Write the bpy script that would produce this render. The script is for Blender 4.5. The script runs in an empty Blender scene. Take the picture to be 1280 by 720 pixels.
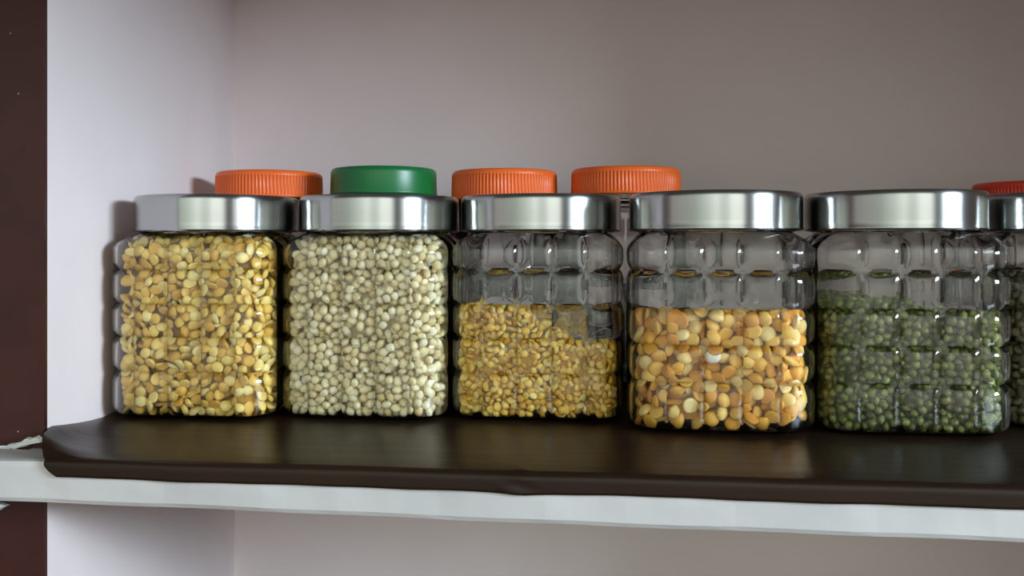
import bpy, bmesh, math, random
import numpy as np
from mathutils import Vector, Matrix

random.seed(7)
rng = np.random.default_rng(11)
SC = bpy.context.scene
COL = SC.collection
PI = math.pi

# ------------------------------------------------------------------ camera
HOR = 305.0                       # picture row of the horizon
EYE = 0.1155                      # eye height above the shelf top
YAW = math.radians(6.6)
FOC = 1150.0                      # focal length in pixels of a 1280 wide frame
cam_d = bpy.data.cameras.new('camera')
cam = bpy.data.objects.new('camera', cam_d)
COL.objects.link(cam)
cam.location = (0, 0, EYE)
cam.rotation_euler = (math.radians(90), 0, YAW)
cam_d.sensor_width = 36
cam_d.lens = 36 * FOC / 1280
cam_d.shift_y = -(360 - HOR) / 1280
cam_d.clip_start = 0.01
SC.camera = cam

# ------------------------------------------------------------------ world and light
SC.view_settings.view_transform = 'Standard'
SC.view_settings.look = 'None'
SC.view_settings.gamma = 1
SC.view_settings.use_curve_mapping = False
SC.view_settings.exposure = 0.0

w = bpy.data.worlds.new('room_light')
SC.world = w
w.use_nodes = True
wn, wl = w.node_tree.nodes, w.node_tree.links
wn.clear()
wo = wn.new('ShaderNodeOutputWorld')
wb = wn.new('ShaderNodeBackground')
wt = wn.new('ShaderNodeTexCoord')
ws = wn.new('ShaderNodeSeparateXYZ')
wl.new(wt.outputs['Generated'], ws.inputs[0])
wneg = wn.new('ShaderNodeMath')
wneg.operation = 'MULTIPLY'
wneg.inputs[1].default_value = -1
wl.new(ws.outputs['Y'], wneg.inputs[0])
waz = wn.new('ShaderNodeMath')           # bearing: 0 behind the camera, growing to the right
waz.operation = 'ARCTAN2'
wl.new(ws.outputs['X'], waz.inputs[0])
wl.new(wneg.outputs[0], waz.inputs[1])
wma = wn.new('ShaderNodeMapRange')
wma.inputs['From Min'].default_value = -PI
wma.inputs['From Max'].default_value = PI
wl.new(waz.outputs[0], wma.inputs['Value'])


def ramp(stops, src):
    r = wn.new('ShaderNodeValToRGB')
    el = r.color_ramp.elements
    while len(el) < len(stops):
        el.new(0.5)
    for e, (p, c) in zip(el, stops):
        e.position = p
        e.color = (c[0], c[1], c[2], 1)
    wl.new(src, r.inputs['Fac'])
    return r


def bear(deg):
    return (deg + 180) / 360


WB = [(-125, (.14, .12, .12)), (-86, (.09, .08, .08)), (-68, (.09, .08, .08)), (-62, (.30, .31, .30)), (-32, (.34, .40, .36)), (-14, (.58, .68, .62)), (-3, (.84, .97, .90)),
      (5, (.60, .70, .65)), (12, (.66, .77, .71)), (16, (.98, 1.1, 1.06)), (30, (.98, 1.1, 1.06)), (36, (.08, .09, .09)), (43, (.10, .11, .11)), (47, (.75, .80, .79)), (54, (.70, .75, .74)), (62, (.20, .21, .21)), (85, (.13, .13, .13)), (120, (.06, .05, .05))]
wr1 = ramp([(bear(d), c) for d, c in WB], wma.outputs[0])
wmz = wn.new('ShaderNodeMapRange')
wmz.inputs['From Min'].default_value = -1
wl.new(ws.outputs['Z'], wmz.inputs['Value'])
wr2 = ramp([(0.28, (.10, .08, .07)), (0.42, (.42, .35, .32)), (0.485, (.86, .76, .72)), (0.54, (1, .96, .93)), (0.72, (1, .93, .89)), (0.88, (.8, .70, .66))], wmz.outputs[0])
wmx = wn.new('ShaderNodeMixRGB')
wmx.blend_type = 'MULTIPLY'
wmx.inputs['Fac'].default_value = 1
wl.new(wr1.outputs[0], wmx.inputs['Color1'])
wl.new(wr2.outputs[0], wmx.inputs['Color2'])
wl.new(wmx.outputs[0], wb.inputs['Color'])
wb.inputs['Strength'].default_value = 2.45
wl.new(wb.outputs[0], wo.inputs['Surface'])


def area(name, loc, target, sx, sy, power, color):
    d = bpy.data.lights.new(name, 'AREA')
    d.shape = 'RECTANGLE'
    d.size, d.size_y = sx, sy
    d.energy = power
    d.color = color
    o = bpy.data.objects.new(name, d)
    COL.objects.link(o)
    o.location = loc
    o.rotation_euler = (Vector(target) - Vector(loc)).to_track_quat('-Z', 'Y').to_euler()
    return o


area('window_light', (2.30, -0.69, 0.54), (0, 0.6, 0.1), 0.85, 0.36, 86, (0.78, 0.97, 1.13))


# ------------------------------------------------------------------ materials
def mat(name, color=(1, 1, 1), rough=0.5, metal=0.0, spec=0.5):
    m = bpy.data.materials.new(name)
    m.use_nodes = True
    b = m.node_tree.nodes['Principled BSDF']
    b.inputs['Base Color'].default_value = (*color, 1)
    b.inputs['Roughness'].default_value = rough
    b.inputs['Metallic'].default_value = metal
    b.inputs['Specular IOR Level'].default_value = spec
    return m


def bsdf(m):
    return m.node_tree.nodes['Principled BSDF']


def noise_color(m, c1, c2, scale, lo=0.35, hi=0.65, detail=4, stretch=(1, 1, 1)):
    nt = m.node_tree
    tc = nt.nodes.new('ShaderNodeTexCoord')
    mp = nt.nodes.new('ShaderNodeMapping')
    mp.inputs['Scale'].default_value = stretch
    n = nt.nodes.new('ShaderNodeTexNoise')
    n.inputs['Scale'].default_value = scale
    n.inputs['Detail'].default_value = detail
    r = nt.nodes.new('ShaderNodeValToRGB')
    r.color_ramp.elements[0].position = lo
    r.color_ramp.elements[0].color = (*c1, 1)
    r.color_ramp.elements[1].position = hi
    r.color_ramp.elements[1].color = (*c2, 1)
    nt.links.new(tc.outputs['Object'], mp.inputs[0])
    nt.links.new(mp.outputs[0], n.inputs['Vector'])
    nt.links.new(n.outputs['Fac'], r.inputs['Fac'])
    nt.links.new(r.outputs[0], bsdf(m).inputs['Base Color'])
    return n, r


def noise_bump(m, scale, strength, dist=0.001, stretch=(1, 1, 1), detail=5):
    nt = m.node_tree
    tc = nt.nodes.new('ShaderNodeTexCoord')
    mp = nt.nodes.new('ShaderNodeMapping')
    mp.inputs['Scale'].default_value = stretch
    n = nt.nodes.new('ShaderNodeTexNoise')
    n.inputs['Scale'].default_value = scale
    n.inputs['Detail'].default_value = detail
    b = nt.nodes.new('ShaderNodeBump')
    b.inputs['Strength'].default_value = strength
    b.inputs['Distance'].default_value = dist
    nt.links.new(tc.outputs['Object'], mp.inputs[0])
    nt.links.new(mp.outputs[0], n.inputs['Vector'])
    nt.links.new(n.outputs['Fac'], b.inputs['Height'])
    nt.links.new(b.outputs[0], bsdf(m).inputs['Normal'])


m_wall = mat('pink_distemper', (0.74, 0.66, 0.655), 0.75, 0, 0.25)
noise_color(m_wall, (0.80, 0.685, 0.67), (0.83, 0.715, 0.70), 9)
noise_bump(m_wall, 60, 0.12, 0.002)
m_white = mat('white_enamel', (0.78, 0.78, 0.80), 0.5, 0, 0.4)
noise_color(m_white, (0.465, 0.45, 0.45), (0.525, 0.51, 0.51), 14)
noise_bump(m_white, 45, 0.2, 0.002, (0.4, 1, 1))
m_maroon = mat('maroon_paint', (0.045, 0.012, 0.010), 0.42, 0, 0.28)
nz, rp = noise_color(m_maroon, (0.034, 0.009, 0.008), (0.048, 0.012, 0.010), 30)
nt = m_maroon.node_tree                      # stray specks of white paint
vo = nt.nodes.new('ShaderNodeTexVoronoi')
vo.inputs['Scale'].default_value = 90
tc = nt.nodes.new('ShaderNodeTexCoord')
nt.links.new(tc.outputs['Object'], vo.inputs['Vector'])
lt = nt.nodes.new('ShaderNodeMath')
lt.operation = 'LESS_THAN'
lt.inputs[1].default_value = 0.035
mx = nt.nodes.new('ShaderNodeMixRGB')
mx.inputs['Color2'].default_value = (0.45, 0.40, 0.40, 1)
nt.links.new(vo.outputs['Distance'], lt.inputs[0])
nt.links.new(lt.outputs[0], mx.inputs['Fac'])
nt.links.new(rp.outputs[0], mx.inputs['Color1'])
nt.links.new(mx.outputs[0], bsdf(m_maroon).inputs['Base Color'])
m_chip = mat('bare_plaster', (0.72, 0.74, 0.76), 0.85)
noise_bump(m_chip, 160, 0.8, 0.002)
m_mat = mat('brown_vinyl', (0.014, 0.009, 0.006), 0.33, 0, 0.18)
noise_color(m_mat, (0.012, 0.0060, 0.0036), (0.023, 0.0115, 0.0068), 22, 0.3, 0.7, 6, (0.25, 2.2, 1))
noise_bump(m_mat, 30, 0.22, 0.002, (0.5, 2.5, 1))

m_steel = mat('brushed_steel', (0.42, 0.43, 0.425), 0.22, 1.0)
nt = m_steel.node_tree
tg = nt.nodes.new('ShaderNodeTangent')
tg.direction_type = 'RADIAL'
tg.axis = 'Z'
nt.links.new(tg.outputs[0], bsdf(m_steel).inputs['Tangent'])
bsdf(m_steel).inputs['Anisotropic'].default_value = 0.8
bsdf(m_steel).inputs['Anisotropic Rotation'].default_value = 0.25
noise_bump(m_steel, 900, 0.03, 0.0005, (0.02, 0.02, 1))


def clear_mat(name, tint, refr=0.3, ior=1.45, rough=0.045, groove=False):
    m = bpy.data.materials.new(name)
    m.use_nodes = True
    nt = m.node_tree
    nt.nodes.clear()
    out = nt.nodes.new('ShaderNodeOutputMaterial')
    tr = nt.nodes.new('ShaderNodeBsdfTransparent')
    tr.inputs[0].default_value = (*tint, 1)
    rf = nt.nodes.new('ShaderNodeBsdfRefraction')
    rf.inputs['Color'].default_value = (*tint, 1)
    rf.inputs['IOR'].default_value = ior
    rf.inputs['Roughness'].default_value = 0.0
    mix0 = nt.nodes.new('ShaderNodeMixShader')
    mix0.inputs[0].default_value = refr
    if groove:                           # thicker glass at the pressed lines bends what lies behind
        at = nt.nodes.new('ShaderNodeAttribute')
        at.attribute_name = 'groove'
        mr = nt.nodes.new('ShaderNodeMapRange')
        mr.inputs['To Min'].default_value = refr
        mr.inputs['To Max'].default_value = 1.0
        nt.links.new(at.outputs['Fac'], mr.inputs['Value'])
        nt.links.new(mr.outputs[0], mix0.inputs[0])
    gl = nt.nodes.new('ShaderNodeBsdfGlossy')
    gl.inputs['Roughness'].default_value = rough
    fr = nt.nodes.new('ShaderNodeFresnel')
    fr.inputs['IOR'].default_value = ior
    mix = nt.nodes.new('ShaderNodeMixShader')
    nt.links.new(tr.outputs[0], mix0.inputs[1])
    nt.links.new(rf.outputs[0], mix0.inputs[2])
    nt.links.new(fr.outputs[0], mix.inputs[0])
    nt.links.new(mix0.outputs[0], mix.inputs[1])
    nt.links.new(gl.outputs[0], mix.inputs[2])
    nt.links.new(mix.outputs[0], out.inputs['Surface'])
    return m


REFR = 1.0
m_glass = clear_mat('clear_glass', (0.985, 0.988, 0.985), REFR, groove=True)
m_pet = clear_mat('clear_plastic', (0.97, 0.955, 0.955), 0.0)
m_orange = mat('orange_plastic', (0.86, 0.14, 0.02), 0.38)
m_green = mat('green_plastic', (0.002, 0.14, 0.030), 0.35)
m_red = mat('red_plastic', (0.78, 0.05, 0.025), 0.4)


def grain_mat(name, stops, rough=0.5):
    m = mat(name, (1, 1, 1), rough, 0, 0.4)
    nt = m.node_tree
    at = nt.nodes.new('ShaderNodeAttribute')
    at.attribute_name = 'tone'
    r = nt.nodes.new('ShaderNodeValToRGB')
    el = r.color_ramp.elements
    while len(el) < len(stops):
        el.new(0.5)
    for e, (p, c) in zip(el, stops):
        e.position = p
        e.color = (*c, 1)
    nt.links.new(at.outputs['Fac'], r.inputs['Fac'])
    nt.links.new(r.outputs[0], bsdf(m).inputs['Base Color'])
    return m


# ------------------------------------------------------------------ object helpers
def link(name, me, material=None, parent=None, smooth=False):
    o = bpy.data.objects.new(name, me)
    COL.objects.link(o)
    if material:
        me.materials.append(material)
    if parent:
        o.parent = parent
    if smooth:
        me.polygons.foreach_set('use_smooth', [True] * len(me.polygons))
    return o


def from_bm(name, bm, material=None, parent=None, smooth=False):
    me = bpy.data.meshes.new(name)
    bm.normal_update()
    bm.to_mesh(me)
    bm.free()
    return link(name, me, material, parent, smooth)


def tag(o, label=None, cat=None, group=None, kind=None):
    if label: o['label'] = label
    if cat: o['category'] = cat
    if group: o['group'] = group
    if kind: o['kind'] = kind
    return o


def prism(name, plan, z0, z1, material, bevel=0.0):
    """A solid over a plan polygon (counter-clockwise)."""
    bm = bmesh.new()
    a = [bm.verts.new((x, y, z0)) for x, y in plan]
    b = [bm.verts.new((x, y, z1)) for x, y in plan]
    n = len(plan)
    bm.faces.new(a[::-1])
    bm.faces.new(b)
    for i in range(n):
        j = (i + 1) % n
        bm.faces.new((a[i], a[j], b[j], b[i]))
    if bevel:
        bmesh.ops.bevel(bm, geom=list(bm.edges), offset=bevel, segments=2, profile=0.5, affect='EDGES')
    return from_bm(name, bm, material)


def lathe_rings(rings, close_bottom=True, close_top=True):
    """rings: list of lists of points (same count) -> bmesh."""
    bm = bmesh.new()
    vs = [[bm.verts.new(p) for p in r] for r in rings]
    n = len(vs[0])
    for a, b in zip(vs, vs[1:]):
        for i in range(n):
            j = (i + 1) % n
            bm.faces.new((a[i], a[j], b[j], b[i]))
    if close_bottom:
        bm.faces.new(vs[0][::-1])
    if close_top:
        bm.faces.new(vs[-1])
    return bm


def circle(r, z, n=96):
    return [(r * math.cos(2 * PI * i / n), r * math.sin(2 * PI * i / n), z) for i in range(n)]


# ------------------------------------------------------------------ the niche
YP = 0.495                               # front of the maroon pier
XW0, XW1, YB = -0.3284, -0.402, 0.93     # left inner wall runs from (XW0, YP) to (XW1, YB)
XR = 0.47


def wall_x(y):
    return XW0 + (XW1 - XW0) * (y - YP) / (YB - YP)


tag(prism('wall_back', [(-0.75, YB), (0.80, YB), (0.80, YB + 0.05), (-0.75, YB + 0.05)], -0.47, 0.75, m_wall), kind='structure')
tag(prism('wall_left', [(-0.75, YP + 0.004), (XW0 - 0.0006, YP + 0.004), (XW1, YB), (-0.75, YB)], -0.47, 0.75, m_wall), kind='structure')
tag(prism('wall_front', [(-0.75, YP), (XW0, YP), (XW0 - 0.0006, YP + 0.004), (-0.75, YP + 0.004)], -0.47, 0.75, m_maroon), kind='structure')
tag(prism('wall_right', [(XR, YP), (0.80, YP), (0.80, YB), (XR, YB)], -0.47, 0.75, m_wall), kind='structure')
tag(prism('ceiling', [(-0.75, 0.05), (0.80, 0.05), (0.80, YP), (XR, YP), (XR, YB), (XW1, YB), (XW0, YP), (-0.75, YP)], 0.374, 0.41, m_white), kind='structure')
tag(prism('unseen_floor', [(-0.75, 0.45), (0.80, 0.45), (0.80, YB), (-0.75, YB)], -0.29, -0.25, m_mat), kind='structure')  # unseen bottom of the lower niche, raised and dark to cut bounced light

# the painted shelf slab, its front edge a little uneven
YF = 0.4655
bm = bmesh.new()
NX = 90
rows = []
for i in range(NX + 1):
    x = -0.62 + 1.22 * i / NX
    wv = 0.0006 * math.sin(i * 0.37) + 0.0005 * math.sin(i * 1.13 + 1) + 0.0004 * math.sin(i * 2.3)
    zb = -0.0256 + 0.00025 * math.sin(i * 0.21 + 2) + 0.0002 * math.sin(i * 0.9) - 0.0058 * (x + 0.3)
    yb = YP - 0.0035 if (x <= XW0 or x >= XR) else YB - 0.001
    prof = [(yb, -0.0022), (YF + 0.004, -0.0022), (YF + 0.0012, -0.0030 + wv * 0.3), (YF + wv * 0.3, -0.0055),
            (YF + wv * 0.5, -0.015), (YF + wv * 0.3, zb + 0.003), (YF + 0.0015, zb + 0.0006), (YF + 0.005, zb), (yb, zb)]
    rows.append([bm.verts.new((x, y, z)) for y, z in prof])
for a, b in zip(rows, rows[1:]):
    for k in range(len(a)):
        l = (k + 1) % len(a)
        bm.faces.new((a[k], a[l], b[l], b[k]))
bm.faces.new(rows[0][::-1])
bm.faces.new(rows[-1])
bmesh.ops.recalc_face_normals(bm, faces=bm.faces)
tag(from_bm('shelf', bm, m_white), 'white painted shelf slab running below the dark brown mat', 'shelf')


def rough_patch(name, outline, depth, seed):
    """A lump of broken plaster: an outline in X and Z on a wall's front face, pushed forward unevenly."""
    rr = random.Random(seed)
    bm = bmesh.new()
    cx = sum(p[0] for p in outline) / len(outline)
    cz = sum(p[1] for p in outline) / len(outline)
    back = [bm.verts.new((x, YP - 0.0001, z)) for x, z in outline]
    mid = [bm.verts.new((cx + (x - cx) * 0.9, YP - depth * rr.uniform(0.5, 1), cz + (z - cz) * 0.85)) for x, z in outline]
    inn = [bm.verts.new((cx + (x - cx) * 0.5, YP - depth * rr.uniform(0.6, 1.3), cz + (z - cz) * 0.4)) for x, z in outline]
    n = len(outline)
    for a, b in ((back, mid), (mid, inn)):
        for i in range(n):
            j = (i + 1) % n
            bm.faces.new((a[i], a[j], b[j], b[i]))
    bm.faces.new(inn)
    bm.faces.new(back[::-1])
    bmesh.ops.recalc_face_normals(bm, faces=bm.faces)
    return tag(from_bm(name, bm, m_chip), kind='structure')


PX = [(55, 548), (49, 544), (42, 547), (36, 546), (29, 551), (22, 553), (14, 554), (5, 559), (-6, 557), (-6, 568), (6, 566), (14, 565), (24, 560), (34, 558), (44, 553), (55, 552)]


def on_pier(px, py):
    """The point of the pier's front face seen at a picture point."""
    r = (px - 640) / FOC
    k = r * math.sin(YAW) + math.cos(YAW)
    d = YP / k
    return d * (r * math.cos(YAW) - math.sin(YAW)), EYE - d * (py - HOR) / FOC


rough_patch('trim_1', [on_pier(x, y) for x, y in PX], 0.003, 3)
rough_patch('trim_2', [on_pier(x, y) for x, y in [(13, 631), (4, 628), (-6, 628), (-6, 636), (2, 637), (8, 633)]], 0.003, 5)

# ------------------------------------------------------------------ the brown mat
MT = 0.0016                              # its thickness; its top lies at z = 0
bm = bmesh.new()
sec = []                                 # cross section: (y, z) from the back to the hanging front edge
for k in range(26):
    sec.append((YB - 0.006 - (YB - 0.006 - (YF + 0.002)) * k / 25, 0.0))
for k in range(1, 7):
    a = PI / 2 * k / 6
    sec.append((YF + 0.002 - 0.0042 * math.sin(a), -0.0042 + 0.0042 * math.cos(a)))
for k in range(1, 5):
    sec.append((YF - 0.0022, -0.0042 - 0.0058 * k / 4))
NXM = 150
top, bot = [], []
for i in range(NXM + 1):
    t = i / NXM
    t = t ** 1.35                        # more columns near the curled left end
    ra, rb = [], []
    for k, (y, z) in enumerate(sec):
        fy = max(0.0, min(1.0, (y - YF) / (YP - YF)))
        xl = (-0.3075 + (XW0 + 0.0012 + 0.3075) * fy ** 0.6) if y < YP else wall_x(y) + 0.0012
        if z < -0.003:
            xl += 0.0075 * ((-z - 0.003) / 0.007) ** 1.6
        x = xl + (XR - 0.004 - xl) * t
        dx = x - xl
        lift = 0.0105 * math.exp(-(dx / 0.011) ** 1.3) * max(0.0, 1 - abs(y - YP) / 0.085) ** 1.3 if y > YF + 0.001 else 0
        ripple = 0.00035 * math.sin(x * 41 + 1) * math.sin(y * 60) if y < 0.60 else 0
        crease = 0.0009 * math.exp(-((x + 0.085 - (0.505 - y) * 0.9) / 0.0025) ** 2) if YF < y < 0.50 and k < 27 else 0
        hem = 0.0
        if z < -0.006:
            hem = 0.00015 * math.sin(x * 63) + 0.0001 * math.sin(x * 151 + 2)
            hem -= 0.0010 * math.exp(-((x + 0.048) / 0.012) ** 2)
        hem -= 0.0022 * max(0, x + 0.3) if z < -0.006 else 0
        zz = z + lift + ripple + crease + hem
        yy = y
        if z < -0.001:
            yy -= 0.0008 * math.exp(-((x + 0.052) / 0.006) ** 2) * (1 + math.sin(x * 900))
            yy -= 0.0004 * math.sin(x * 47) ** 2
        ra.append(bm.verts.new((x, yy, zz)))
        rb.append(bm.verts.new((x, yy + (MT if k > 28 else MT * 0.7 if k > 25 else 0), zz - (MT if k <= 28 else 0))))
    top.append(ra)
    bot.append(rb)
for i in range(NXM):
    for k in range(len(sec) - 1):
        bm.faces.new((top[i][k], top[i][k + 1], top[i + 1][k + 1], top[i + 1][k]))
        bm.faces.new((bot[i][k], bot[i + 1][k], bot[i + 1][k + 1], bot[i][k + 1]))
for i in range(NXM):
    bm.faces.new((top[i][-1], bot[i][-1], bot[i + 1][-1], top[i + 1][-1]))
    bm.faces.new((top[i][0], top[i + 1][0], bot[i + 1][0], bot[i][0]))
for k in range(len(sec) - 1):
    bm.faces.new((top[0][k], bot[0][k], bot[0][k + 1], top[0][k + 1]))
    bm.faces.new((top[-1][k], top[-1][k + 1], bot[-1][k + 1], bot[-1][k]))
bmesh.ops.recalc_face_normals(bm, faces=bm.faces)
tag(from_bm('shelf_mat', bm, m_mat, smooth=True), 'glossy dark brown mat covering the white shelf under the jars', 'mat')

# ------------------------------------------------------------------ the square grain jars
HALF, RAD = 0.0565, 0.0225               # plan of the body: a rounded square
ROWS = [0.002, 0.0314, 0.0540, 0.0758, 0.0985, 0.1215]
COLS = 0.0355                            # the three flat panels of a side span +-COLS
ZTOP = 0.1225
RB, RS = 0.008, 0.012                    # rounding at the foot and at the shoulder


def inset(z, z0, z1, rb=RB, rs=RS):
    if z - z0 < rb:
        q = rb - max(0.0, z - z0)
        return rb - math.sqrt(max(0.0, rb * rb - q * q))
    if z1 - z < rs:
        q = rs - max(0.0, z1 - z)
        return rs - math.sqrt(max(0.0, rs * rs - q * q))
    return 0.0


def plan_points():
    """Rounded square as a list of (x, y, nx, ny, pillow): pillow is 0 on the grooves and 1 amid a panel."""
    pts = []
    pn, cn = 11, 18
    flat = HALF - RAD
    corner_len = (COLS - flat) * -2 + RAD * PI / 2 if COLS < flat else RAD * PI / 2
    for s in range(4):
        ca, sa = math.cos(s * PI / 2), math.sin(s * PI / 2)
        loc = []
        c0 = min(COLS, flat)
        for p in range(3):
            for k in range(pn):
                u = k / pn
                loc.append((-c0 + 2 * c0 * (p + u) / 3, -HALF, 0, -1, u))
        for k in range(cn):
            u = k / cn
            a = -PI / 2 + u * PI / 2
            loc.append((flat + RAD * math.cos(a), -flat + RAD * math.sin(a), math.cos(a), math.sin(a), u))
        for x, y, nx, ny, u in loc:
            pts.append((x * ca - y * sa, x * sa + y * ca, nx * ca - ny * sa, nx * sa + ny * ca, pillow(u)))
    return pts


def pillow(u):
    return max(0.0, 1 - abs(2 * u - 1) ** 3.4) ** 0.8


GROOVE = {}


def jar_body():
    plan = plan_points()
    zs = []
    for k in range(9):
        zs.append(RB * (1 - math.cos(PI / 2 * k / 8)))
    for a, b in zip(ROWS, ROWS[1:]):
        for k in range(13):
            z = a + (b - a) * k / 13
            if z > RB + 0.0005 and z < ZTOP - RS:
                zs.append(z)
    for k in range(1, 11):
        zs.append(ZTOP - RS + RS * math.sin(PI / 2 * k / 10))
    zs = sorted(set(round(z, 6) for z in zs))

    def row_pillow(z):
        for a, b in zip(ROWS, ROWS[1:]):
            if a <= z < b:
                return pillow((z - a) / (b - a))
        return 0.0

    def ring(z, off, lo=-0.0018, hi=0.0028):
        ins = inset(z, 0.0, ZTOP)
        rp = row_pillow(z)
        t = max(0.0, (z - (ZTOP - RS)) / RS) ** 2 * 0.55
        out = []
        for x, y, nx, ny, pp in plan:
            b = hi * pp * rp + lo - ins - off
            px, py = x + nx * b, y + ny * b
            r = math.hypot(px, py)
            q = 0.0525 - off
            px += (px / r * q - px) * t
            py += (py / r * q - py) * t
            out.append((px, py, z))
            GROOVE[round(px, 6), round(py, 6), round(z, 6)] = 1 - pp * (rp if z < ZTOP - 0.004 else 1.0)
        return out

    th = 0.0014
    def circ(r, z):
        return [(x / math.hypot(x, y) * r, y / math.hypot(x, y) * r, z) for x, y, *_ in plan]
    outer = [ring(z, 0.0) for z in zs]
    neck = [circ(0.0515, ZTOP + 0.0006), circ(0.0512, ZTOP + 0.004), circ(0.0512, 0.1370), circ(0.0508, 0.1376),
            circ(0.0500, 0.1376), circ(0.0497, 0.1370), circ(0.0497, ZTOP + 0.003)]
    inner = [ring(z, 0.0014, -0.0009, 0.0004) for z in zs if z > 0.0022]
    inner = [circ(0.0497, ZTOP - 0.0004)] + inner[::-1]
    floor_in = [[(x * 0.94, y * 0.94, 0.0022) for x, y, _ in inner[-1]]]
    return lathe_rings(outer + neck + inner + floor_in)


def steel_lid():
    R = 0.0563
    zb, zt = 0.1238, 0.1480
    prof = [(0.0526, zb + 0.0010), (0.0540, zb), (R - 0.0008, zb - 0.0002), (R - 0.0001, zb + 0.0005), (R, zb + 0.0013), (R - 0.0003, zb + 0.0021),
            (R - 0.0003, zb + 0.006), (R - 0.0003, zb + 0.012), (R - 0.0003, zt - 0.0040)]
    for k in range(1, 7):
        a = PI / 2 * k / 6
        prof.append((R - 0.0003 - 0.0022 + 0.0022 * math.cos(a), zt - 0.0040 + 0.0040 * math.sin(a)))
    prof += [(R - 0.006, zt), (R - 0.0068, zt - 0.0008), (R - 0.0078, zt - 0.001), (0.03, zt - 0.001), (0.005, zt - 0.001)]
    inn = [(0.005, zt - 0.0022), (0.0522, zt - 0.0022), (0.0530, zt - 0.0034)]
    rings = [circle(r, z, 128) for r, z in prof]
    bm = lathe_rings(rings, False, True)
    # inner skin so that the lid is a cap with a wall, not a plug
    rs = [[bm.verts.new(p) for p in circle(r, z, 128)] for r, z in inn]
    bm.verts.ensure_lookup_table()
    first = [bm.verts[i] for i in range(128)]
    rs.append(first)
    bm.faces.new(rs[0][::-1])
    for a, b in zip(rs, rs[1:]):
        for i in range(128):
            j = (i + 1) % 128
            bm.faces.new((a[i], a[j], b[j], b[i]))
    bmesh.ops.recalc_face_normals(bm, faces=bm.faces)
    return bm


def sharp_smooth(o, deg=35):
    me = o.data
    me.polygons.foreach_set('use_smooth', [True] * len(me.polygons))
    me.set_sharp_from_angle(angle=math.radians(deg))


jar0 = bpy.data.objects.new('storage_jar', None)
COL.objects.link(jar0)
body0 = from_bm('glass_body', jar_body(), m_glass, jar0)
sharp_smooth(body0, 60)
ga = body0.data.attributes.new('groove', 'FLOAT', 'POINT')
for v in body0.data.vertices:
    ga.data[v.index].value = max(0.0, (GROOVE.get((round(v.co.x, 6), round(v.co.y, 6), round(v.co.z, 6)), 0.0) - 0.25) / 0.75)
lid0 = from_bm('lid', steel_lid(), m_steel, jar0)
sharp_smooth(lid0, 40)
lid0['label'] = 'brushed steel lid'

JARS = [  # x, y, turn in degrees, label
    (-0.2830, 0.6263, 1.5, 'square clear jar full of yellow split chickpeas beside the left wall'),
    (-0.1681, 0.6379, 0, 'square clear jar full to the shoulder with creamy white lentils'),
    (-0.0543, 0.6458, 0.5, 'square clear jar half full of small yellow lentils heaped in a slope'),
    (0.0630, 0.6190, 0, 'square clear jar two thirds full of large orange yellow split chickpeas'),
    (0.1785, 0.6260, 0, 'square clear jar two thirds full of green mung beans'),
    (0.2965, 0.6560, 0, 'square steel lidded jar mostly cut off by the right picture edge'),
]
roots = []
for i, (x, y, rz, lab) in enumerate(JARS):
    if i == 0:
        r = jar0
    else:
        r = jar0.copy()
        COL.objects.link(r)
        for ch in (body0, lid0):
            c = ch.copy()
            COL.objects.link(c)
            c.parent = r
    r.location = (x, y, 0.0004)
    r.rotation_euler = (0, 0, math.radians(rz))
    tag(r, lab, 'jar', 'square jars with steel lids')
    roots.append(r)


# ------------------------------------------------------------------ the round jars behind
def ribbed_lid(R, zb, zt, ribs):
    n = 8 * ribs if ribs else 128
    edge = 0.0045
    prof = [(R - 0.0022, zb + 0.0004, 0), (R - 0.0006, zb, 0), (R, zb + 0.0006, 0), (R, zb + 0.0016, 0), (R - 0.0002, zb + 0.0022, 1), (R - 0.0006, zt - edge - 0.0008, 1), (R - 0.0006, zt - edge, 0)]
    for k in range(1, 7):
        a = PI / 2 * k / 6
        prof.append((R - 0.0006 - edge * 0.8 + edge * 0.8 * math.cos(a), zt - edge + edge * math.sin(a), 0))
    prof += [(R - 0.008, zt, 0), (R - 0.009, zt - 0.0006, 0), (0.004, zt - 0.0006, 0)]
    rings = []
    for r, z, f in prof:
        ring = []
        for i in range(n):
            a = 2 * PI * i / n
            q = r
            if ribs and f:
                q -= 0.0009 * (0.5 - 0.5 * math.cos(ribs * a)) ** 0.7
            ring.append((q * math.cos(a), q * math.sin(a), z))
        rings.append(ring)
    bm = lathe_rings(rings, False, True)
    inn = [(R - 0.0030, zb + 0.0010), (R - 0.0030, zt - 0.003), (0.004, zt - 0.003)]
    bm.verts.ensure_lookup_table()
    prev = [bm.verts[i] for i in range(n)]
    for r, z in inn:
        cur = [bm.verts.new(p) for p in circle(r, z, n)]
        for i in range(n):
            j = (i + 1) % n
            bm.faces.new((prev[j], prev[i], cur[i], cur[j]))
        prev = cur
    bm.faces.new(prev)
    bmesh.ops.recalc_face_normals(bm, faces=bm.faces)
    return bm


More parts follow.
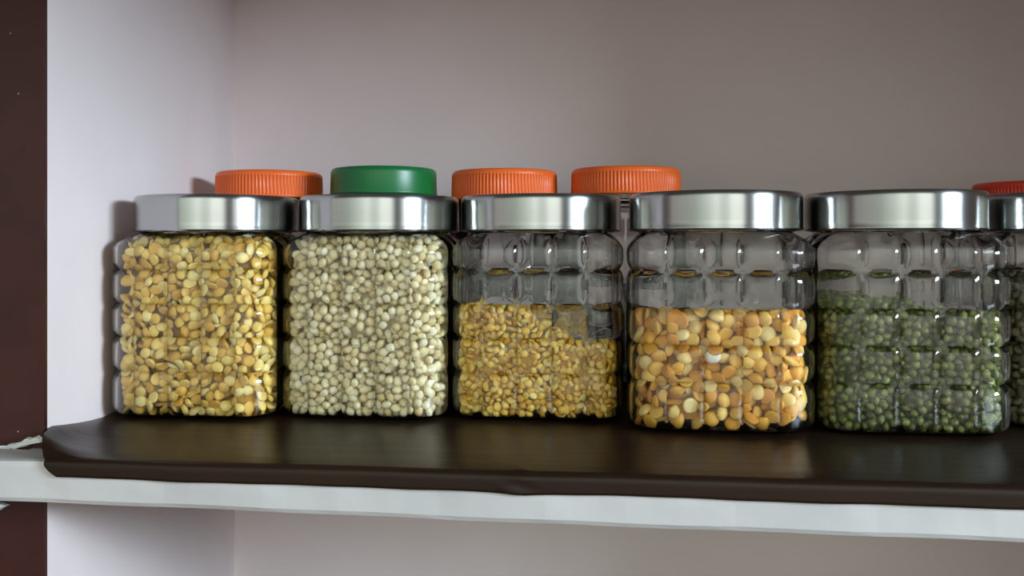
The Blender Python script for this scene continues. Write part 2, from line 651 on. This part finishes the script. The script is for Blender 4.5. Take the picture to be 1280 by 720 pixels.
def round_body(R, neck, ztop):
    t = 0.0010
    zs = ztop - 0.030
    prof = [(R - 0.006, 0.0), (R - 0.002, 0.0012), (R - 0.0004, 0.0035), (R, 0.007)]
    for z in np.linspace(0.012, zs - 0.012, 8):
        prof.append((R, float(z)))
    for k in range(0, 9):
        a = PI / 2 * k / 8
        prof.append((neck + (R - neck) * math.cos(a), zs - 0.010 + 0.014 * math.sin(a)))
    prof += [(neck + 0.0018, zs + 0.0052), (neck + 0.0018, zs + 0.0064), (neck, zs + 0.0072), (neck, ztop)]
    inner = [(r - t, z) for r, z in prof[::-1] if z > 0.0012]
    inner[0] = (neck - t, ztop)
    rings = [circle(r, z) for r, z in prof] + [circle(r, z) for r, z in inner] + [circle(inner[-1][0] * 0.92, 0.0016)]
    return lathe_rings(rings)


def at_px(px, d):
    r = (px - 640) / FOC
    return d * (r * math.cos(YAW) - math.sin(YAW)), d * (r * math.sin(YAW) + math.cos(YAW))


# lid centre px, depth, lid top y, lid bottom y, ribs, material, lid label, label, width px
REAR = [
    (337, 0.825, 212, 246, 96, m_orange, 'orange ribbed lid', 'round jar with orange ribbed lid behind the chickpea jar, beside the left wall', 136),
    (480, 0.800, 207, 242, 0, m_green, 'smooth green lid', 'round jar with smooth green lid behind the creamy white lentil jar', 134),
    (630.5, 0.800, 210, 248, 96, m_orange, 'orange ribbed lid', 'round jar with orange ribbed lid behind the jar of small yellow lentils', 133),
    (782, 0.790, 207, 242, 96, m_orange, 'orange ribbed lid', 'round jar with orange ribbed lid showing in the gap beside the orange split chickpeas', 138),
    (1283, 0.800, 225, 250, 96, m_red, 'red lid', 'round jar with red lid half hidden behind the jars at the right edge', 143),
]
rear_pos = []
for px, d, yt, yb, ribs, lm, plab, lab, wpx in REAR:
    x, y = at_px(px, d)
    zt = EYE + (HOR - yt) * (d - 0.045) / FOC
    zb = EYE + (HOR - yb) * (d - 0.045) / FOC
    r_lid = wpx * d / FOC / 2 * math.cos(math.atan(abs(px - 640) / FOC))
    r = bpy.data.objects.new('round_jar', None)
    COL.objects.link(r)
    r.location = (x, y, 0.0004)
    b = from_bm('plastic_body', round_body(r_lid + 0.001, r_lid - 0.0035, zt - 0.004), m_pet, r, True)
    sharp_smooth(b, 50)
    l = from_bm('lid', ribbed_lid(r_lid, zb, zt, ribs), lm, r)
    sharp_smooth(l, 50)
    l['label'] = plab
    tag(r, lab, 'jar', 'round jars standing behind the square jars')
    rear_pos.append((x, y, r_lid))


# ------------------------------------------------------------------ grains
def grain_variant(kind, a, b, c, tone, seed):
    rr = random.Random(seed)
    bm = bmesh.new()
    bmesh.ops.create_uvsphere(bm, u_segments=12, v_segments=8, radius=1.0)
    k1, k2, k3 = rr.uniform(0.9, 1.08), rr.uniform(0.92, 1.06), rr.uniform(0.9, 1.1)
    p1, p2 = rr.uniform(0, 6), rr.uniform(0, 6)
    for v in bm.verts:
        x, y, z = v.co
        if kind == 'split':              # a plano-convex half: domed on one side, flat on the other
            if z < 0:
                z = z * 0.28
                s = 1.0 - 0.03 * abs(z)
                x, y = x * s, y * s
            z = (z - 0.36) * 1.35
        f = 1 + 0.04 * math.sin(2 * x + p1) + 0.04 * math.sin(2.3 * y + p2)
        v.co = (x * a * k1 * f, y * b * k2 * f, z * c * k3)
    me = bpy.data.meshes.new(kind)
    bm.to_mesh(me)
    bm.free()
    me.polygons.foreach_set('use_smooth', [True] * len(me.polygons))
    return me


def sd_plan(p, half, rad):
    q = np.abs(p) - (half - rad)[:, None]
    qm = np.maximum(q, 0)
    ln = np.linalg.norm(qm, axis=1)
    sd = ln + np.minimum(np.max(q, axis=1), 0) - rad
    g = np.where((ln > 1e-9)[:, None], qm / np.maximum(ln, 1e-9)[:, None], 0)
    flat = ln <= 1e-9
    k = np.argmax(q, axis=1)
    g[flat, k[flat]] = 1
    return sd, g * np.sign(p + 1e-12)


def v_inset(z, z0, z1):
    i = np.zeros_like(z)
    q = np.clip(RB - np.maximum(0, z - z0), 0, RB)
    i = np.maximum(i, RB - np.sqrt(np.maximum(0, RB ** 2 - q ** 2)))
    rs = 0.017
    q = np.clip(rs - np.maximum(0, z1 - z), 0, rs)
    return np.maximum(i, rs - np.sqrt(np.maximum(0, rs ** 2 - q ** 2)))


GH, GZ0, GZ1 = 0.0538, 0.0032, 0.1210    # the room inside the glass


def pack(level, r, thick, phi=0.60, iters=90):
    """Centres of jammed grains of radius r in the outer shell (thickness thick) of the fill below level(x, y)."""
    zmax = float(max(level(np.array([x]), np.array([y]))[0] for x in np.linspace(-GH, GH, 9) for y in np.linspace(-GH, GH, 9)))
    pts = []
    trial = rng.uniform((-GH, -GH, GZ0), (GH, GH, zmax), (400000, 3))
    lv = level(trial[:, 0], trial[:, 1])
    half = GH - v_inset(trial[:, 2], GZ0, GZ1)
    sd, _ = sd_plan(trial[:, :2], half, 0.021)
    depth = np.minimum(np.minimum(-sd, lv - trial[:, 2]), 1)
    ok = (sd < -r * 0.6) & (trial[:, 2] < lv - r * 0.6) & (trial[:, 2] > GZ0 + r * 0.6) & (depth < thick)
    keep = trial[ok]
    vol = ok.mean() * (2 * GH) ** 2 * (zmax - GZ0)
    n = int(phi * vol / (4 / 3 * PI * r ** 3))
    p = keep[:n].copy()
    n = len(p)
    pairs = None
    for it in range(iters):
        if it % 8 == 0:
            order = np.argsort(p[:, 0])
            p = p[order]
            ii, jj = [], []
            xs = p[:, 0]
            hi = np.searchsorted(xs, xs + 2.7 * r)
            for a in range(n):
                b = hi[a]
                if b > a + 1:
                    dd = p[a + 1:b] - p[a]
                    m = np.nonzero((dd * dd).sum(1) < (2.7 * r) ** 2)[0]
                    ii.append(np.full(len(m), a))
                    jj.append(m + a + 1)
            pairs = (np.concatenate(ii), np.concatenate(jj))
        i, j = pairs
        dv = p[j] - p[i]
        ds = np.linalg.norm(dv, axis=1) + 1e-9
        ov = np.maximum(0, 2 * r - ds)
        mv = dv / ds[:, None] * (ov * 0.32)[:, None]
        acc = np.zeros_like(p)
        for k in range(3):
            acc[:, k] = np.bincount(j, mv[:, k], n) - np.bincount(i, mv[:, k], n)
        p += acc
        confine(p, level, np.full(n, r), np.full(n, r), thick)
    return p


def confine(p, level, ext, extz, thick=None):
    half = GH - v_inset(p[:, 2], GZ0, GZ1)
    sd, g = sd_plan(p[:, :2], half, 0.021)
    over = np.maximum(0, sd + ext)
    p[:, :2] -= g * over[:, None]
    p[:, 2] = np.minimum(p[:, 2], level(p[:, 0], p[:, 1]) - extz)
    p[:, 2] = np.maximum(p[:, 2], GZ0 + extz)
    if thick is not None:
        lv = level(p[:, 0], p[:, 1])
        dz = lv - p[:, 2]
        deep = (-sd > thick) & (dz > thick)
        if deep.any():
            p[deep, :2] += g[deep] * np.minimum((-sd - thick)[deep], 0.0005)[:, None]


def axes_to_matrix(ax, spin):
    z = ax / np.linalg.norm(ax)
    t = np.array([0.31, 0.52, 0.79]) if abs(z[2]) < 0.9 else np.array([1.0, 0.2, 0])
    x = np.cross(t, z)
    x /= np.linalg.norm(x)
    y = np.cross(z, x)
    c, s = math.cos(spin), math.sin(spin)
    return np.stack([x * c + y * s, -x * s + y * c, z], axis=1)


def fill(jar_i, kind, a, b, c, r, level, material, name, mass_name, label, mass_label, cat, group, tones, thick, align=1.2, phi=0.60, special=None, singles=300):
    jx, jy, jr, _ = JARS[jar_i]
    p = pack(level, r, thick, phi)
    n = len(p)
    half = GH - v_inset(p[:, 2], GZ0, GZ1)
    sd, g = sd_plan(p[:, :2], half, 0.021)
    lv = level(p[:, 0], p[:, 1])
    nrm = np.zeros((n, 3))
    near_top = (lv - p[:, 2]) < 1.6 * r
    nrm[:, :2] = g * (-sd < 2.0 * r)[:, None]
    nrm[near_top & (-sd >= 2.0 * r), 2] = 1
    ax = rng.normal(size=(n, 3))
    ax /= np.linalg.norm(ax, axis=1)[:, None]
    flip = np.where(rng.random(n) < 0.72, 1.0, -1.0)
    ax = ax + nrm * (align * flip)[:, None]
    M = [axes_to_matrix(ax[i], rng.uniform(0, 6.28)) for i in range(n)]
    MM = np.array(M)
    half_ax = np.array([a, b, c * (1.0 if kind != 'split' else 0.95)]) * 1.06
    e = lambda d: np.sqrt((((MM * d[:, :, None]).sum(1)) * half_ax) ** 2).sum(1) if False else np.sqrt(((np.einsum('nij,ni->nj', MM, d) * half_ax) ** 2).sum(1))
    for _ in range(3):
        half = GH - v_inset(p[:, 2], GZ0, GZ1)
        sd, g = sd_plan(p[:, :2], half, 0.021)
        d3 = np.concatenate([g, np.zeros((n, 1))], 1)
        dz = np.zeros((n, 3))
        dz[:, 2] = 1
        confine(p, level, e(d3), e(dz))
    p[:, 2] += rng.normal(0, 0.0003, n) * near_top
    # variants, each with a tone of its own
    NV = 24
    variants, coords, faces = [], [], None
    for v in range(NV):
        tone = tones(v / (NV - 1))
        me = grain_variant(kind, a, b, c, tone, 100 * jar_i + v)
        me.name = name
        me.materials.append(material)
        at = me.attributes.new('tone', 'FLOAT', 'POINT')
        co = np.empty(len(me.vertices) * 3, dtype=np.float32)
        me.vertices.foreach_get('co', co)
        co = co.reshape(-1, 3)
        tv = np.full(len(co), tone, dtype=np.float32)
        if special:
            tv = special(co, a, b, c, tv)
        at.data.foreach_set('value', tv)
        variants.append((me, co, tv))
        if faces is None:
            faces = [tuple(q.vertices) for q in me.polygons]
    vi = rng.integers(0, NV, n)
    # which grains show most from the front
    cz, sz = math.cos(math.radians(jr)), math.sin(math.radians(jr))
    W = np.stack([jx + p[:, 0] * cz - p[:, 1] * sz, jy + p[:, 0] * sz + p[:, 1] * cz, p[:, 2]], 1)
    dep = -W[:, 0] * math.sin(YAW) + W[:, 1] * math.cos(YAW)
    u = 640 + FOC * (W[:, 0] * math.cos(YAW) + W[:, 1] * math.sin(YAW)) / dep
    vv = HOR - FOC * (W[:, 2] - EYE) / dep
    S = 2.0
    u0, v0 = u.min() - 12, vv.min() - 12
    img = np.full((int((vv.max() - v0 + 14) * S), int((u.max() - u0 + 14) * S)), -1, dtype=np.int32)
    for i in np.argsort(-dep):
        rp = FOC * (a * b * c) ** (1 / 3) * 1.05 / dep[i] * S
        cu, cv = (u[i] - u0) * S, (vv[i] - v0) * S
        y0, y1, x0, x1 = int(cv - rp), int(cv + rp) + 1, int(cu - rp), int(cu + rp) + 1
        yy, xx = np.mgrid[y0:y1 + 1, x0:x1 + 1]
        img[yy, xx] = np.where((yy - cv) ** 2 + (xx - cu) ** 2 < rp * rp, i, img[yy, xx])
    cnt = np.bincount(img[img >= 0].ravel(), minlength=n)
    best = set(np.argsort(-cnt)[:singles].tolist())
    # the single grains
    first, made = None, []
    for i in sorted(best):
        me = variants[vi[i]][0]
        o = bpy.data.objects.new(name, me) if first is None else first.copy()
        if first is None:
            first = o
        o.data = me
        R = np.array([[cz, -sz, 0], [sz, cz, 0], [0, 0, 1]]) @ M[i]
        o.matrix_world = Matrix(((*R[0], W[i, 0]), (*R[1], W[i, 1]), (*R[2], W[i, 2] + 0.0004), (0, 0, 0, 1)))
        COL.objects.link(o)
        made.append(o)
        o['label'] = label
        o['category'] = cat
        o['group'] = group
    # the rest, one object
    rest = [i for i in range(n) if i not in best]
    V, F, T = [], [], []
    base = 0
    fa = faces
    loops, starts, tot = [], [], []
    for i in rest:
        me, co, tv = variants[vi[i]]
        V.append(co @ M[i].T + p[i])
        T.append(tv)
        F.extend([tuple(base + q for q in f) for f in fa])
        base += len(co)
    # a core that closes the gaps between the grains
    V = np.concatenate(V)
    T = np.concatenate(T)
    hc = GH - thick * 0.9
    xs = np.linspace(-hc, hc, 13)
    core, cf = [], []
    top_i = {}
    for ix, x in enumerate(xs):
        for iy, y in enumerate(xs):
            z = float(level(np.array([x]), np.array([y]))[0]) - max(thick * 0.62, 2.2 * r)
            top_i[ix, iy] = len(core)
            core.append((x, y, min(z, GZ1 - 0.016)))
    bot_i = {}
    for ix, x in enumerate(xs):
        for iy, y in enumerate(xs):
            if ix in (0, 12) or iy in (0, 12):
                bot_i[ix, iy] = len(core)
                core.append((x, y, GZ0 + 0.004))
    for ix in range(12):
        for iy in range(12):
            cf.append((top_i[ix, iy], top_i[ix + 1, iy], top_i[ix + 1, iy + 1], top_i[ix, iy + 1]))
    for k in range(12):
        for (p0, p1) in (((k, 0), (k + 1, 0)), ((k + 1, 12), (k, 12)), ((12, k), (12, k + 1)), ((0, k + 1), (0, k))):
            cf.append((bot_i[p0], bot_i[p1], top_i[p1], top_i[p0]))
    F.extend([tuple(base + q for q in f) for f in cf])
    V = np.concatenate([V, np.array(core)])
    T = np.concatenate([T, np.full(len(core), 0.12)]).astype(np.float32)
    me = bpy.data.meshes.new(mass_name)
    me.from_pydata(V.tolist(), [], F)
    me.polygons.foreach_set('use_smooth', [True] * len(me.polygons))
    at = me.attributes.new('tone', 'FLOAT', 'POINT')
    at.data.foreach_set('value', T)
    o = link(mass_name, me, material)
    o.location = (jx, jy, 0.0004)
    o.rotation_euler = (0, 0, math.radians(jr))
    tag(o, mass_label, cat, kind='stuff')
    print(name, n, len(rest))
    return [(o2, u[i], vv[i], M[i]) for i, o2 in zip(sorted(best), made)]


def wob(x, y, s):
    return 0.0012 * np.sin(90 * x + s) * np.sin(80 * y + 2 * s) + 0.0008 * np.sin(210 * x + 3 * s)


lin = lambda t: 0.05 + 0.9 * t
m_g1 = grain_mat('split_chickpea_skin', [(0, (0.66, 0.34, 0.045)), (0.3, (0.80, 0.51, 0.10)), (0.65, (0.87, 0.63, 0.17)), (1, (0.92, 0.76, 0.32))])
m_g2 = grain_mat('white_lentil_skin', [(0, (0.66, 0.51, 0.24)), (0.35, (0.84, 0.71, 0.40)), (0.7, (0.89, 0.79, 0.50)), (1, (0.92, 0.85, 0.62))])
m_g3 = grain_mat('yellow_lentil_skin', [(0, (0.66, 0.34, 0.035)), (0.4, (0.84, 0.52, 0.07)), (0.75, (0.89, 0.63, 0.13)), (1, (0.92, 0.76, 0.32))])
m_g4 = grain_mat('large_chickpea_skin', [(0, (0.66, 0.26, 0.025)), (0.35, (0.82, 0.43, 0.06)), (0.7, (0.88, 0.56, 0.13)), (1, (0.90, 0.72, 0.34))])
m_g5 = grain_mat('mung_bean_skin', [(0, (0.055, 0.065, 0.010)), (0.4, (0.115, 0.135, 0.022)), (0.8, (0.18, 0.20, 0.045)), (0.93, (0.24, 0.26, 0.07)), (1, (0.55, 0.58, 0.42))], 0.35)


def hilum(co, a, b, c, tv):              # the pale seam spot on a bean's side
    tv[co[:, 1] > 0.93 * b] = 1.0
    return tv


fill(0, 'split', 0.0037, 0.0036, 0.0018, 0.0029, lambda x, y: 0.1195 + 0 * x, m_g1, 'split_chickpea', 'split_chickpeas',
     'yellow split chickpea at the glass of the full jar beside the left wall', 'yellow split chickpeas filling the jar beside the left wall, the ones further in',
     'chickpea', 'split chickpeas in the jar beside the left wall', lin, 0.014)
fill(1, 'round', 0.0031, 0.0026, 0.0025, 0.0027, lambda x, y: 0.1195 + 0 * x, m_g2, 'white_lentil', 'white_lentils',
     'creamy white lentil at the glass of the jar under the green lid', 'creamy white lentils filling the jar in front of the green lid, the ones further in',
     'lentil', 'white lentils in the second full jar', lin, 0.0125, 0.5, 0.61)
fill(2, 'split', 0.0027, 0.0025, 0.0015, 0.00215, lambda x, y: 0.0782 - 0.0265 * np.clip((x + 0.020) / 0.055, 0, 1) + 0.6 * wob(x, y, 1), m_g3, 'yellow_lentil', 'yellow_lentils',
     'small yellow lentil at the glass of the half full sloping jar', 'small yellow lentils heaped in a slope in the half full jar, the ones further in',
     'lentil', 'yellow lentils in the half full jar', lin, 0.009, 0.8, 0.60)
peas = fill(3, 'split', 0.0047, 0.0045, 0.0024, 0.0036, lambda x, y: 0.0765 - 0.006 * np.clip((-x - 0.03) / 0.025, 0, 1) + wob(x, y, 2), m_g4, 'large_split_chickpea', 'large_split_chickpeas',  # split chickpeas again, larger than those in the first jar
     'large orange yellow split chickpea at the glass of the fourth jar', 'large orange yellow split chickpeas in the fourth jar, the ones further in',
     'split pea', 'split chickpeas in the fourth jar', lin, 0.016)
# one bleached chickpea lies flat against the glass near the middle of that jar
m_pale = mat('bleached_chickpea_skin', (0.86, 0.80, 0.68), 0.5, 0, 0.4)
pale = min(peas, key=lambda t: (t[1] - 885) ** 2 + (t[2] - 448) ** 2)[0]
pale.data = pale.data.copy()
pale.data.materials.clear()
pale.data.materials.append(m_pale)
pt = pale.matrix_world.translation.copy()
pt.y = JARS[3][1] - GH + 0.0030
pale.matrix_world = Matrix.Translation(pt) @ Matrix.Rotation(math.radians(82), 4, 'X')
pale['label'] = 'single whitish split chickpea lying flat at the glass amid the orange yellow ones'
fill(4, 'round', 0.0028, 0.0023, 0.0022, 0.0024, lambda x, y: 0.0830 - 0.0085 * np.clip((x + 0.02) / 0.07, 0, 1) + wob(x, y, 3), m_g5, 'mung_bean', 'mung_beans',
     'green mung bean at the glass of the jar of green beans', 'green mung beans in the rightmost jar wholly in view, the ones further in',
     'bean', 'mung beans in the green jar', lambda t: 0.05 + 0.85 * t, 0.0105, 0.4, 0.61, hilum)

m_g6 = grain_mat('brown_lentil_skin', [(0, (0.06, 0.045, 0.02)), (1, (0.16, 0.13, 0.06))])
fill(5, 'round', 0.0030, 0.0028, 0.0020, 0.0026, lambda x, y: 0.0900 + wob(x, y, 4), m_g6, 'brown_lentil', 'brown_lentils',
     '', 'dull brown lentils in the jar cut off by the right edge', 'lentil', '', lin, 0.009, 0.5, 0.60, None, 0)


def seed_bed(j, name, material, label, ztop, seed):
    """Fine seeds in a round jar: a bed with a skin of small seeds on its side and top, one object."""
    rr = random.Random(seed)
    x, y, R = rear_pos[j]
    R -= 0.0025
    spots = []
    for k in range(2600):
        if rr.random() < 0.75:
            a = rr.uniform(0, 2 * PI)
            spots.append((math.cos(a) * R * 0.962, math.sin(a) * R * 0.962, rr.uniform(0.010, ztop - 0.002)))
        else:
            a, q = rr.uniform(0, 2 * PI), R * 0.95 * math.sqrt(rr.random())
            spots.append((math.cos(a) * q, math.sin(a) * q, ztop - 0.0012 + 0.002 * math.sin(q * 90 + a)))
    bm = bmesh.new()
    bmesh.ops.create_icosphere(bm, subdivisions=1, radius=0.0012)
    bv = [v.co.copy() for v in bm.verts]
    bf = [[v.index for v in f.verts] for f in bm.faces]
    bm.free()
    V, F = [], []
    for s in spots:
        b = len(V)
        V.extend([(v.x + s[0], v.y + s[1], v.z + s[2]) for v in bv])
        F.extend([[b + i for i in f] for f in bf])
    n = 48
    for z, r in ((0.009, R * 0.95), (ztop - 0.003, R * 0.95)):
        V.extend(circle(r, z, n))
    b = len(V) - 2 * n
    F.extend([[b + i, b + (i + 1) % n, b + n + (i + 1) % n, b + n + i] for i in range(n)])
    F.append([b + n + i for i in range(n)])
    F.append([b + i for i in range(n)][::-1])
    me = bpy.data.meshes.new(name)
    me.from_pydata(V, [], F)
    o = link(name, me, material)
    o.location = (x, y, 0.0004)
    tag(o, label, 'seeds', kind='stuff')


m_s1 = mat('dark_seed_skin', (0.018, 0.020, 0.026), 0.45)
m_s2 = mat('brown_seed_skin', (0.055, 0.032, 0.020), 0.5)
seed_bed(2, 'dark_seeds', m_s1, 'near black seeds in the round jar behind the small yellow lentils', 0.082, 1)
seed_bed(3, 'brown_seeds', m_s2, 'dark brown seeds in the round jar showing between two square jars', 0.080, 2)
